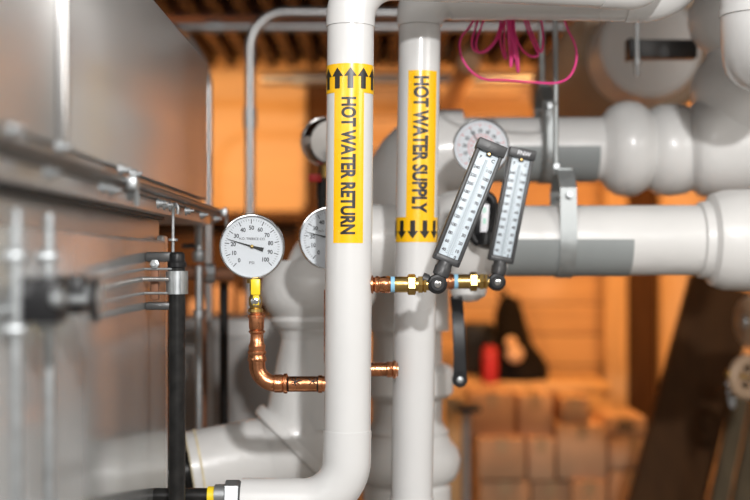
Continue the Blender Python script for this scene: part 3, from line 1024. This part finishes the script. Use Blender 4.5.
# nearer pipe end in the top right corner
t = thing('insulated_pipe', 'rounded white pipe elbow in the top right corner', 'pipe', P(757, 60, 2.45))
b = B(); tube(b, fillet([P(758, -150, 2.4), P(757, 57, 2.4), P(760, 57, 2.75)], L(45, 2.4), 14), L(36, 2.4), 48); link('elbow_cover', b, 'jacket', t)
b = B(); lathe(b, P(758, 16, 2.4), (0, 0, 1), [(0, L(36, 2.4)), (0, L(38, 2.4)), (.012, L(38, 2.4)), (.012, L(36, 2.4))], 48); link('seam_band', b, 'jacket', t)

# clevis hangers
def hanger(label, px, py, d, rpx, rod_top, w, rod_px, yoke):
    t = thing('pipe_hanger', label, 'pipe hanger', P(px, py - rpx, d), 'steel clevis hangers')
    c = P(px, py, d)
    rr = L(rpx + 2, d)
    ytop = c.z + L(yoke, d)
    b = B()
    n = 40
    path = [V((c.x, c.y - rr * math.cos(R(a)), c.z + rr * math.sin(R(a)))) for a in [0 - 180 * k / n for k in range(n + 1)]]
    path = [V((c.x, c.y - L(9, d), ytop)), V((c.x, c.y - L(20, d), ytop - L(4, d))), V((c.x, c.y - rr * .93, c.z + L(yoke * .72, d))), V((c.x, c.y - rr, c.z + L(10, d)))] + path + \
           [V((c.x, c.y + rr, c.z + L(10, d))), V((c.x, c.y + rr * .93, c.z + L(yoke * .72, d))), V((c.x, c.y + L(20, d), ytop - L(4, d))), V((c.x, c.y + L(9, d), ytop))]
    loop = path + [path[0] + V((0, .006, 0)) * 0]
    hw_, th = L(w / 2, d), .0035
    rings = []
    for i, p in enumerate(path):
        a_, b_ = path[max(i - 1, 0)], path[min(i + 1, len(path) - 1)]
        tg = (b_ - a_).normalized()
        nn = V((1, 0, 0)).cross(tg).normalized()
        rings.append([p + V((hw_, 0, 0)), p + V((hw_, 0, 0)) + nn * th, p - V((hw_, 0, 0)) + nn * th, p - V((hw_, 0, 0))])
    loft(b, rings)
    box(b, (c.x, c.y, ytop), (2 * hw_, L(22, d), .005), .001)
    link('strap', b, 'strap', t)
    b = B(); tube(b, [P(rod_px[0], rod_top, d), V((P(rod_px[1], 0, d).x, c.y, ytop - .01))], L(2.7, d), 12); link('threaded_rod', b, 'strap', t)
    b = B(); lathe(b, (P(rod_px[1], 0, d).x, c.y, ytop + .002), (0, 0, 1), [(0, L(5, d)), (L(5, d), L(5, d)), (L(5.5, d), L(3, d))], 6); link('nut', b, 'steel', t)
    zb = c.z + L(yoke * .62, d)
    b = B(); lathe(b, (c.x, c.y - rr - .014, zb), (0, 1, 0), [(0, .004), (0, .007), (.008, .007), (.008, .0035), (2 * rr + .02, .0035), (2 * rr + .02, .007), (2 * rr + .028, .007), (2 * rr + .028, .003)], 8); link('cross_bolt', b, 'steel', t)
    return t


hanger('steel clevis hanger around the lower thick pipe, rod rising past the pink wires', 563, 240, D, 36, -60, 16, (555, 556), 70)
hanger('steel clevis hanger around the upper thick pipe, behind the front rod', 544, 149, D2, 33, -40, 12, (541, 542), 62)

# round tank end, strut and rod at the upper right
t = thing('storage_tank', 'round white tank end with tan jacket at upper right', 'tank', P(648, 50, 3.6))
b = B(); lathe(b, P(652, 46, 3.5), (0, 1, 0), [(0, .001), (0, L(46, 3.5)), (.01, L(51, 3.5)), (.04, L(53, 3.5)), (.25, L(53, 3.5))], 56); link('end_cover', b, 'tank', t)
b = B(); lathe(b, P(648, 44, 3.7), (0, 1, 0), [(0, L(50, 3.7)), (.0, L(66, 3.7)), (.03, L(72, 3.7)), (1.1, L(72, 3.7)), (1.1, .01)], 56); link('jacket', b, 'tankside', t)

t = thing('support_strut', 'dark grey channel strut in front of the tank end, upper right', 'strut', P(665, 50, 3.1))
b = B()
a, c = P(630, 50, 3.1), P(695, 50, 3.1)
for dz, h, dy, w in ((0, L(18, 3.1), .02, .004), (L(8, 3.1), .005, 0, .042), (-L(8, 3.1), .005, 0, .042)):
    box(b, ((a.x + c.x) / 2, 3.1 + (dy if h > .01 else 0) - (.04 if h > .01 else 0), a.z + dz), (c.x - a.x, w, h), .001)
box(b, ((a.x + c.x) / 2, 3.12, a.z), (c.x - a.x, .004, L(18, 3.1)), .001)
link('channel', b, 'darksteel', t)
b = B(); box(b, P(629, 50, 3.1), (L(4, 3.1), .05, L(21, 3.1)), .002); link('end_plug', b, 'blackplastic', t)
b = B(); tube(b, [P(637, -60, 3.07), P(637, 76, 3.07)], L(2.3, 3.1), 12); link('threaded_rod', b, 'steel', t)
b = B(); lathe(b, P(637, 64, 3.07), (0, 0, 1), [(0, L(4.5, 3.1)), (L(4, 3.1), L(4.5, 3.1))], 6); link('nut', b, 'steel', t)

# pink wires hanging behind the supply pipe
D = 2.57
t = thing('wire_bundle', 'bundle of loose pink wires hanging under the supply pipe', 'wires', P(510, 10, D))
wires = [
    [(476, 0), (474, 20), (461, 38), (461, 55), (470, 70), (484, 79), (503, 80), (530, 82), (555, 83), (569, 77), (576, 62), (575, 45), (566, 25), (560, 0)],
    [(482, 0), (478, 20), (472, 40), (474, 50), (482, 52), (494, 42), (500, 25), (502, 0)],
    [(490, 0), (483, 22), (476, 42), (479, 52), (488, 50), (498, 38), (504, 22), (506, 0)],
    [(503, 0), (501, 25), (500, 40), (504, 56), (506, 57), (504, 40), (507, 0)],
    [(507, 0), (508, 30), (510, 55), (511, 67), (512, 52), (510, 25), (510, 0)],
    [(512, 0), (513, 35), (516, 60), (518, 72), (518, 60), (514, 25), (513, 0)],
    [(511, 0), (514, 30), (521, 48), (530, 56), (538, 55), (534, 45), (526, 25), (520, 0)],
    [(524, 0), (528, 22), (536, 42), (541, 52), (543, 42), (542, 25), (536, 0)],
    [(509, 0), (512, 40), (515, 58), (513, 40), (511, 20), (509, -2)],
]
for i, w in enumerate(wires):
    dd = D + .008 * (i % 4)
    b = B(); tube(b, spline([P(x, y, dd + .006 * math.sin(k * 1.3 + i)) for k, (x, y) in enumerate(w)], 8), L(1.15, D), 8); link('wire', b, 'pink', t)
b = B(); lathe(b, P(509, 8, D + .02), (0, 0, 1), [(0, L(9, D)), (0, L(10, D)), (.012, L(10, D)), (.012, L(9, D))], 16); link('tie', b, 'blackplastic', t)

# black oval handle with the white tag, and the hanging lever
D = 2.6
t = thing('valve_handle', 'black oval handle holding a white tag between the thermometers', 'handle', P(483, 222, D), rot=None)
cen = P(483, 219, D)
b = B()
ovl = []
for k in range(48):
    a = 2 * math.pi * k / 48
    px, pz = 10.5 * math.cos(a), 24 * math.sin(a)
    an = R(12)
    ovl.append(cen + V((L(px * math.cos(an) + pz * math.sin(an), D), 0, L(-px * math.sin(an) + pz * math.cos(an), D))))
tube(b, ovl, L(4.2, D), 14, closed=True)
link('ring', b, 'blackplastic', t)
b = B(); box(b, cen + V((0, .012, 0)), (L(22, D), .012, L(44, D)), .006); link('backing', b, 'blackplastic', t)
b = B(); box(b, cen + V((L(1.5, D), -.003, -L(1, D))), (L(8, D), .006, L(32, D)), .0028, Matrix.Rotation(R(4), 3, 'Y')); tg_ = link('tag_plate', b, 'dial', t)
M['green'] = mat('green_print', (.12, .62, .38), .5, var=.05)
b = B()
for dz in (7, -4):
    for k in range(3):
        box(b, cen + V((L(1.2, D), -.0065, L(dz + k * 1.8, D))), (L(2.6, D), .0006, L(1.0, D)))
link('green_print', b, 'green', tg_).location = (0, 0, 0)
b = B(); lathe(b, P(487, 244, D), (.1, .2, 1), [(-L(4, D), L(6, D)), (-L(3, D), L(10, D)), (L(4, D), L(11, D)), (L(10, D), L(10, D))], 24); link('hub', b, 'blackplastic', t)
b = B(); tube(b, [cen + V((0, .02, 0)), cen + V((0, .11, .0))], .012, 14); link('spindle', b, 'darksteel', t)

D = 2.62
t = thing('valve_handle', 'long black lever hanging below the rear brass fitting', 'handle', P(459, 300, D))
b = B()
pts = [P(456, 296, D + .03), P(457.5, 310, D + .012), P(458.5, 330, D), P(459.5, 355, D), P(460, 378, D)]
for p, q in zip(pts, pts[1:]):
    pass
rings = []
for p, w in zip(pts, (6, 6.2, 6, 5.8, 6.6)):
    rings.append([p + V((L(w, D), -.006, 0)), p + V((L(w, D), .006, 0)), p + V((-L(w, D), .006, 0)), p + V((-L(w, D), -.006, 0))])
loft(b, rings)
bmesh.ops.bevel(b, geom=list(b.edges), offset=.002, segments=2, affect='EDGES')
lv = link('arm', b, 'blackplastic', t)
b = B(); lathe(b, P(460, 380, D - .009), (0, 1, 0), [(0, L(4, D)), (0, L(6.6, D)), (.002, L(7.6, D)), (.016, L(7.6, D)), (.018, L(6, D))], 24); link('boss', b, 'blackplastic', t)
b = B(); lathe(b, P(460, 380, D - .009), (0, -1, 0), [(-.004, L(3.2, D)), (.002, L(3.2, D)), (.003, L(2, D))], 14); link('screw', b, 'steel', t)
b = B(); tube(b, [P(457, 300, D + .02), P(457, 300, D + .12)], .010, 14); link('spindle', b, 'darksteel', t)

# ------------------------------------------------------------------ blurred fittings past the cabinet
t = thing('iron_pipe', 'level rusty iron pipe with steel union at the cabinet end', 'pipe', P(200, 273, 2.95))
b = B(); tube(b, [P(170, 271, 2.85), P(209, 274, 2.97), P(232, 274, 3.0)], L(7, 2.95), 18); link('tube', b, 'rust', t)
b = B(); lathe(b, P(206, 273.5, 2.96), (1, .05, 0), [(0, L(8, 2.95)), (0, L(10, 2.95)), (L(9, 2.95), L(10, 2.95)), (L(9, 2.95), L(8, 2.95))], 8); link('union', b, 'steel', t)
t = thing('drain_valve', 'small steel drain valve behind the black pipe, near the cabinet end', 'valve', P(199, 300, 2.9))
b = B(); lathe(b, P(199, 262, 2.9), (0, 0, 1), [(0, L(5, 2.9)), (L(4, 2.9), L(7, 2.9)), (L(10, 2.9), L(7, 2.9)), (L(12, 2.9), L(4, 2.9)), (L(34, 2.9), L(4, 2.9)), (L(36, 2.9), L(6, 2.9)), (L(40, 2.9), L(6, 2.9))], 16); link('body', b, 'steel', t)
b = B(); box(b, P(191, 246, 2.9), (L(18, 2.9), .01, L(5, 2.9)), .003); link('lever', b, 'darksteel', t)
b = B(); tube(b, [P(199, 318, 2.9), V((P(199, 0, 2.9).x, 2.9, 0))], L(4, 2.9), 14); lathe(b, P(199, 318, 2.9), (0, 0, 1), [(0, L(6, 2.9)), (L(8, 2.9), L(6, 2.9)), (L(9, 2.9), L(4, 2.9)), (L(9, 2.9) + .1, L(4, 2.9))], 14); link('riser', b, 'steel', t)
b = B(); tube(b, [P(224, 282, 3.1), P(224, 620, 3.1)], L(4.5, 3.1), 14); one('iron_pipe', b, 'blackpipe', 'thin black vertical pipe behind the copper elbow, in front of grey cabinet', 'pipe')
b = B(); tube(b, [P(203, 310, 3.15), P(203, 620, 3.15)], L(4, 3.1), 14); one('copper_pipe', b, 'rust', 'dull brown vertical pipe in the gap behind the black pipe', 'pipe')
t = thing('grey_cabinet', 'plain grey equipment cabinet behind the copper elbow', 'cabinet', P(240, 622, 3.5))
a, c = P(176, 318, 3.7), P(292, 622, 3.7)
b = B(); box(b, ((a.x + c.x) / 2, 3.9, (a.z) / 2), (c.x - a.x, .4, a.z), .01); link('body', b, 'greycab', t)
b = B(); box(b, ((a.x + c.x) / 2 + .03, 3.695, a.z / 2), ((c.x - a.x) * .6, .012, a.z * .92), .004); link('door', b, 'greycab', t)
for px, py, w, h in ((192, 300, 24, 36), (218, 304, 24, 30), (245, 300, 26, 36)):
    pass

# ------------------------------------------------------------------ cartons and clutter at the lower right
def carton(px0, px1, py0, py1, d, label, m='card', depth=.34, slot=False):
    a, c = P(px0, py0, d), P(px1, py1, d)
    t = thing('cardboard_box', label, 'box', ((a.x + c.x) / 2, d + depth / 2, c.z), 'cartons at the lower right')
    s = (c.x - a.x - .004, depth, a.z - c.z - .003)
    ctr = V(((a.x + c.x) / 2, d + depth / 2, (a.z + c.z) / 2))
    b = B(); box(b, ctr, s, .005); link('body', b, m, t)
    b = B(); hz, hy = s[2] / 2 + .0008, depth / 2 + .0008
    plate(b, [(-hy, hz - .06), (-hy, hz), (hy, hz), (hy, hz - .05), (hy - .0015, hz - .05), (hy - .0015, hz - .0015), (-hy + .0015, hz - .0015), (-hy + .0015, hz - .06)], ctr - V((.023, 0, 0)), (0, 1, 0), (0, 0, 1), .046); link('tape', b, 'tape', t)
    if slot:
        b = B(); box(b, ctr + V((0, -depth / 2 - .0005, s[2] * .05)), (.07, .002, .022), .0008); link('hand_hole', b, 'mattblack', t)
    return t


Z = 5.2
FL = 262 + 1.5 * FPX / Z
carton(470, 515, 393, 437, Z, 'carton directly below the red canister, left of the top row')
carton(518, 553, 395, 437, Z + .02, 'carton below the black bag, second in the top row', 'card2')
carton(478, 526, 438, 480, Z - .06, 'square carton in the middle row beside the grey stand')
carton(528, 555, 438, 481, Z - .02, 'narrow carton in the middle row between two wider cartons', 'card2')
carton(557, 607, 425, 480, Z - .02, 'large pale carton with bright lid, middle of the pile', 'card2')
carton(561, 590, 398, 424.4, Z - .01, 'small carton standing on top of the large pale carton')
carton(604, 647, 417, 437.6, Z + .02, 'topmost carton at right with a dark hand hole', 'card2', slot=True)
carton(609, 660, 438, 470, Z + .02, 'wide carton under the one with the hand hole', 'card2')
carton(480, 530, 481, FL, Z - .02, 'bottom carton at the left, beneath the square one', depth=.4)
carton(531, 571, 482, FL, Z, 'bottom carton in the centre, second from the left', 'card', depth=.4)
carton(572, 607, 481, FL, Z - .05, 'bottom carton under the large pale one', 'card', depth=.4)
carton(609, 656, 471, FL, Z + .02, 'bottom carton at the right end of the pile', 'card', depth=.4)

# wooden bench carrying the bag
Y1 = 5.75
t = thing('work_bench', 'orange pine bench behind the cartons carrying the black bag', 'bench', P(500, 620, Y1))
a, c = P(437, 384, Y1), P(612, 392, Y1)
b = B(); box(b, ((a.x + c.x) / 2, Y1 + .28, a.z - .02), (c.x - a.x, .56, .04), .004); link('bench_top', b, 'stud', t)
for px in (443, 604):
    for yy in (.06, .5):
        q = P(px, 392, Y1)
        b = B(); box(b, (q.x, Y1 + yy, (a.z - .04) / 2), (.07, .07, a.z - .04), .003); link('leg', b, 'stud', t)
b = B(); box(b, ((a.x + c.x) / 2, Y1 + .02, a.z - .09), (c.x - a.x - .08, .03, .09), .003); link('apron', b, 'stud', t)
zt_ = a.z

# slumped black bag, cinched at its tip
t = thing('black_bag', 'tall slumped black bag with tan patches on the bench', 'bag', (P(517, 0, Y1 + .15).x, Y1 + .2, zt_))
b = B()
rings = []
nr = 16
for k in range(nr + 1):
    s = k / nr
    z = zt_ + .002 + s * L(84, Y1 + .15)
    w = L(31, Y1) * (1 - s) ** .85 + .018 + .012 * math.sin(s * 9)
    dpt = .13 * (1 - s) ** .7 + .015
    cxx = P(517 - 7 * s, 0, Y1 + .15).x
    rings.append([V((cxx + w * math.cos(2 * math.pi * j / 28) * (1 + .07 * math.sin(j * 2.3 + k * .6)), Y1 + .25 + dpt * math.sin(2 * math.pi * j / 28) * (1 + .07 * math.cos(j * 1.7 + k)), z)) for j in range(28)])
loft(b, rings)
link('body', b, 'bagcloth', t)
b = B(); tube(b, spline([V((P(510, 0, Y1).x, Y1 + .16, zt_ + .36)), V((P(502, 0, Y1).x, Y1 + .13, zt_ + .40)), V((P(506, 0, Y1).x, Y1 + .14, zt_ + .43)), V((P(513, 0, Y1).x, Y1 + .17, zt_ + .385))], 8), .008, 10); link('strap', b, 'bagcloth', t)
b = B(); ball(b, P(515, 354, Y1 + .06), L(9, Y1), (1, .5, 1)); link('patch', b, 'tan', t)
b = B(); ball(b, P(511, 342, Y1 + .08), L(6, Y1), (1, .6, 1)); link('patch', b, 'tan', t)

t = thing('red_canister', 'bright red canister standing beside the black bag', 'canister', P(490, 386, Y1 + .08))
q = P(490, 0, Y1 + .04)
b = B(); lathe(b, (q.x, Y1 + .04, zt_ + .001), (0, 0, 1), [(0, .03), (.004, .036), (.15, .036), (.17, .026), (.175, .012)], 28); link('body', b, 'red', t)
b = B(); lathe(b, (q.x, Y1 + .04, zt_ + .176), (0, 0, 1), [(0, .013), (.02, .013), (.02, .02), (.034, .018), (.036, .006)], 18); link('cap', b, 'blackplastic', t)
b = B(); box(b, (q.x - .02, Y1 + .47, zt_ + .132), (.16, .10, .26), .02); one('tool_case', b, 'blackplastic', 'dark boxy case behind the red canister', 'case')
# pine board leaning against the wall
b = B()
a, c = P(512, 298, 6.42), P(588, 551, 6.36)
dirv = (c - a).normalized()
rot = dirv.to_track_quat('Z', 'Y').to_matrix()
box(b, (a + c) / 2 + V((.02, .02, 0)), (.09, .03, (c - a).length), .004, rot)
one('loose_board', b, 'darkwood', 'dark board leaning beside the black bag against the wall', 'board')

# grey stand at the left of the cartons
t = thing('metal_stand', 'grey post with dark plate on top, left of the cartons', 'stand', P(466, 640, 4.9))
b = B(); lathe(b, (P(466, 0, 4.9).x, 4.9, 0), (0, 0, 1), [(0, .11), (.015, .11), (.02, .02), (.03, .016), (P(0, 412, 4.9).z, .016)], 20); link('post', b, 'greycab', t)
b = B(); box(b, P(468, 408, 4.9), (L(24, 4.9), .12, L(6, 4.9)), .004); link('top_plate', b, 'mattblack', t)
t = thing('wooden_post', 'short orange timber post behind the supply pipe, beside the grey stand', 'post', P(454, 640, 5.0))
b = B(); box(b, (P(453, 0, 5.05).x, 5.05, P(0, 400, 5.05).z / 2), (.07, .07, P(0, 400, 5.05).z), .004); link('shaft', b, 'stud', t)
b = B(); box(b, P(453, 398, 5.05), (.09, .09, .02), .004); link('cap', b, 'stud', t)

# dark plank and weathered planks leaning at the right
def leaning(px0, py0, px1, py1, d0, d1, w, m, label, name='leaning_plank'):
    a, c = P(px0, py0, d0), P(px1, py1, d1)
    dirv = (a - c).normalized()
    rt = dirv.cross(V((0, 1, 0))).normalized()
    fw = rt.cross(dirv)
    rot = Matrix((rt, fw, dirv)).transposed()
    b = B(); box(b, (a + c) / 2, (w, .045, (a - c).length), .004, rot)
    return one(name, b, m, label, 'plank', 'planks leaning at the right')


leaning(723, 285, 616, 690, 4.7, 4.3, .26, 'darkwood', 'wide dark brown plank leaning beside the pale wall board')
leaning(748, 360, 690, 640, 4.3, 4.05, .055, 'olive', 'narrow weathered grey plank next to the dark leaning plank')
leaning(768, 380, 716, 640, 4.35, 4.1, .08, 'olive', 'weathered grey plank under the white handwheel, in the right corner')

# handwheel valve at the right edge
D = 3.6
t = thing('gate_valve', 'white handwheel valve with brass stem at the right edge', 'valve', P(740, 378, D))
b = B(); torus(b, P(746, 377, D), (.55, -1, .0), L(17, D), L(6, D), 40, 14)
for k in range(4):
    a, u, v = frame((.55, -1, 0))
    e = (u * math.cos(k * math.pi / 2 + .6) + v * math.sin(k * math.pi / 2 + .6)) * L(16, D)
    tube(b, [P(746, 377, D), P(746, 377, D) + e], L(2.2, D), 10)
link('handwheel', b, 'tankside', t)
b = B(); tube(b, [P(746, 377, D) + V((-.06, -.02, .01)), P(746, 377, D), P(746, 377, D) + V((.03, .06, 0))], L(3.4, D), 14)
ball(b, P(730, 374, D - .02), L(5, D)); link('stem', b, 'brass', t)
b = B()
for k in range(9):
    s = k / 8
    torus(b, P(728 + 8 * s, 384 + 22 * math.sin(s * math.pi), D - .02), (1, .4 if k % 2 else -.8, .3), L(2.6, D), L(.8, D), 14, 6)
link('chain', b, 'steel', t)
t = thing('insulated_pipe', 'white pipe end at the right edge above the handwheel', 'pipe', P(756, 322, 3.6))
b = B(); lathe(b, P(744, 322, 3.6), (1, .25, 0), [(0, L(14, 3.6)), (L(2, 3.6), L(24, 3.6)), (L(8, 3.6), L(27, 3.6)), (L(40, 3.6), L(27, 3.6))], 36); link('jacket', b, 'tankside', t)
b = B(); lathe(b, P(741, 322, 3.6), (1, .25, 0), [(0, L(6, 3.6)), (L(5, 3.6), L(9, 3.6)), (L(6, 3.6), L(9, 3.6))], 20); link('end_plug', b, 'steel', t)

# round orange cap of a pipe behind the wires
b = B(); lathe(b, P(470, 62, 4.9), (0, 1, 0), [(0, .001), (.004, L(7, 4.9)), (.012, L(11, 4.9)), (1.58, L(11, 4.9))], 28); one('pipe_stub', b, 'card', 'round orange pipe stub seen end-on inside the pink wire loop', 'pipe')

# ------------------------------------------------------------------ camera and light
cam = bpy.data.cameras.new('camera')
cam.sensor_width = 36
cam.lens = FPX / 750 * 36
cam.shift_y = (HY - 250) / 750
cam.clip_start = .05
cam.dof.use_dof = True
cam.dof.focus_distance = 2.2
cam.dof.aperture_fstop = 1.8
co = bpy.data.objects.new('camera', cam)
COL.objects.link(co)
co.location = (0, 0, EYE)
co.rotation_euler = (R(90), 0, 0)
SC.camera = co


def light(name, kind, loc, energy, col, size=.1, target=None):
    l = bpy.data.lights.new(name, kind)
    l.energy = energy
    l.color = col
    if kind == 'AREA':
        l.shape = 'DISK'
        l.size = size
    else:
        l.shadow_soft_size = size
    o = bpy.data.objects.new(name, l)
    COL.objects.link(o)
    o.location = loc
    if target is not None:
        o.rotation_euler = (V(target) - V(loc)).to_track_quat('-Z', 'Y').to_euler()
    return o


light('flash', 'AREA', (.42, -1.0, EYE + 1.02), 78, (1, .985, .97), .12, (0, 2.6, EYE))
light('fill_light', 'AREA', (-.5, .1, EYE + 1.4), 15, (1, .97, .94), 1.2, (0, 2.4, EYE - .2))  # added overhead fill with no visible source, softens shadows on the pipes
light('fill_light', 'AREA', (1.9, .7, EYE + .95), 19, (1, .96, .91), 1.1, (-.36, 1.7, EYE - .2))  # added fill from the right, brightens the cabinet side and right wall
light('warm_lamp', 'AREA', (-.85, 4.9, EYE + .6), 20, (1, .53, .20), .4, (-1.0, 6.5, EYE - .2))
light('warm_lamp', 'AREA', (.80, 4.95, EYE + .58), 15.5, (1, .48, .15), .4, (.7, 6.4, EYE - .45))
light('warm_lamp', 'AREA', (1.75, 4.9, EYE + .5), 13, (1, .46, .13), .3, (1.2, 6.5, EYE - .1))
w = bpy.data.worlds.new('world')
SC.world = w
w.use_nodes = True
nt = w.node_tree
bg = nt.nodes['Background']
tc = nt.nodes.new('ShaderNodeTexCoord')
gr = nt.nodes.new('ShaderNodeTexGradient')
nt.links.new(tc.outputs['Generated'], gr.inputs['Vector'])
bg.inputs['Color'].default_value = (1, .95, .9, 1)
bg.inputs['Strength'].default_value = .26
nt.nodes.remove(gr)
nt.nodes.remove(tc)
vs = SC.view_settings
vs.view_transform = 'Standard'
vs.look = 'None'
vs.gamma = 1
vs.exposure = .2
vs.use_curve_mapping = False
for o in list(bpy.data.objects):
    if '_world' in o.keys():
        del o['_world']
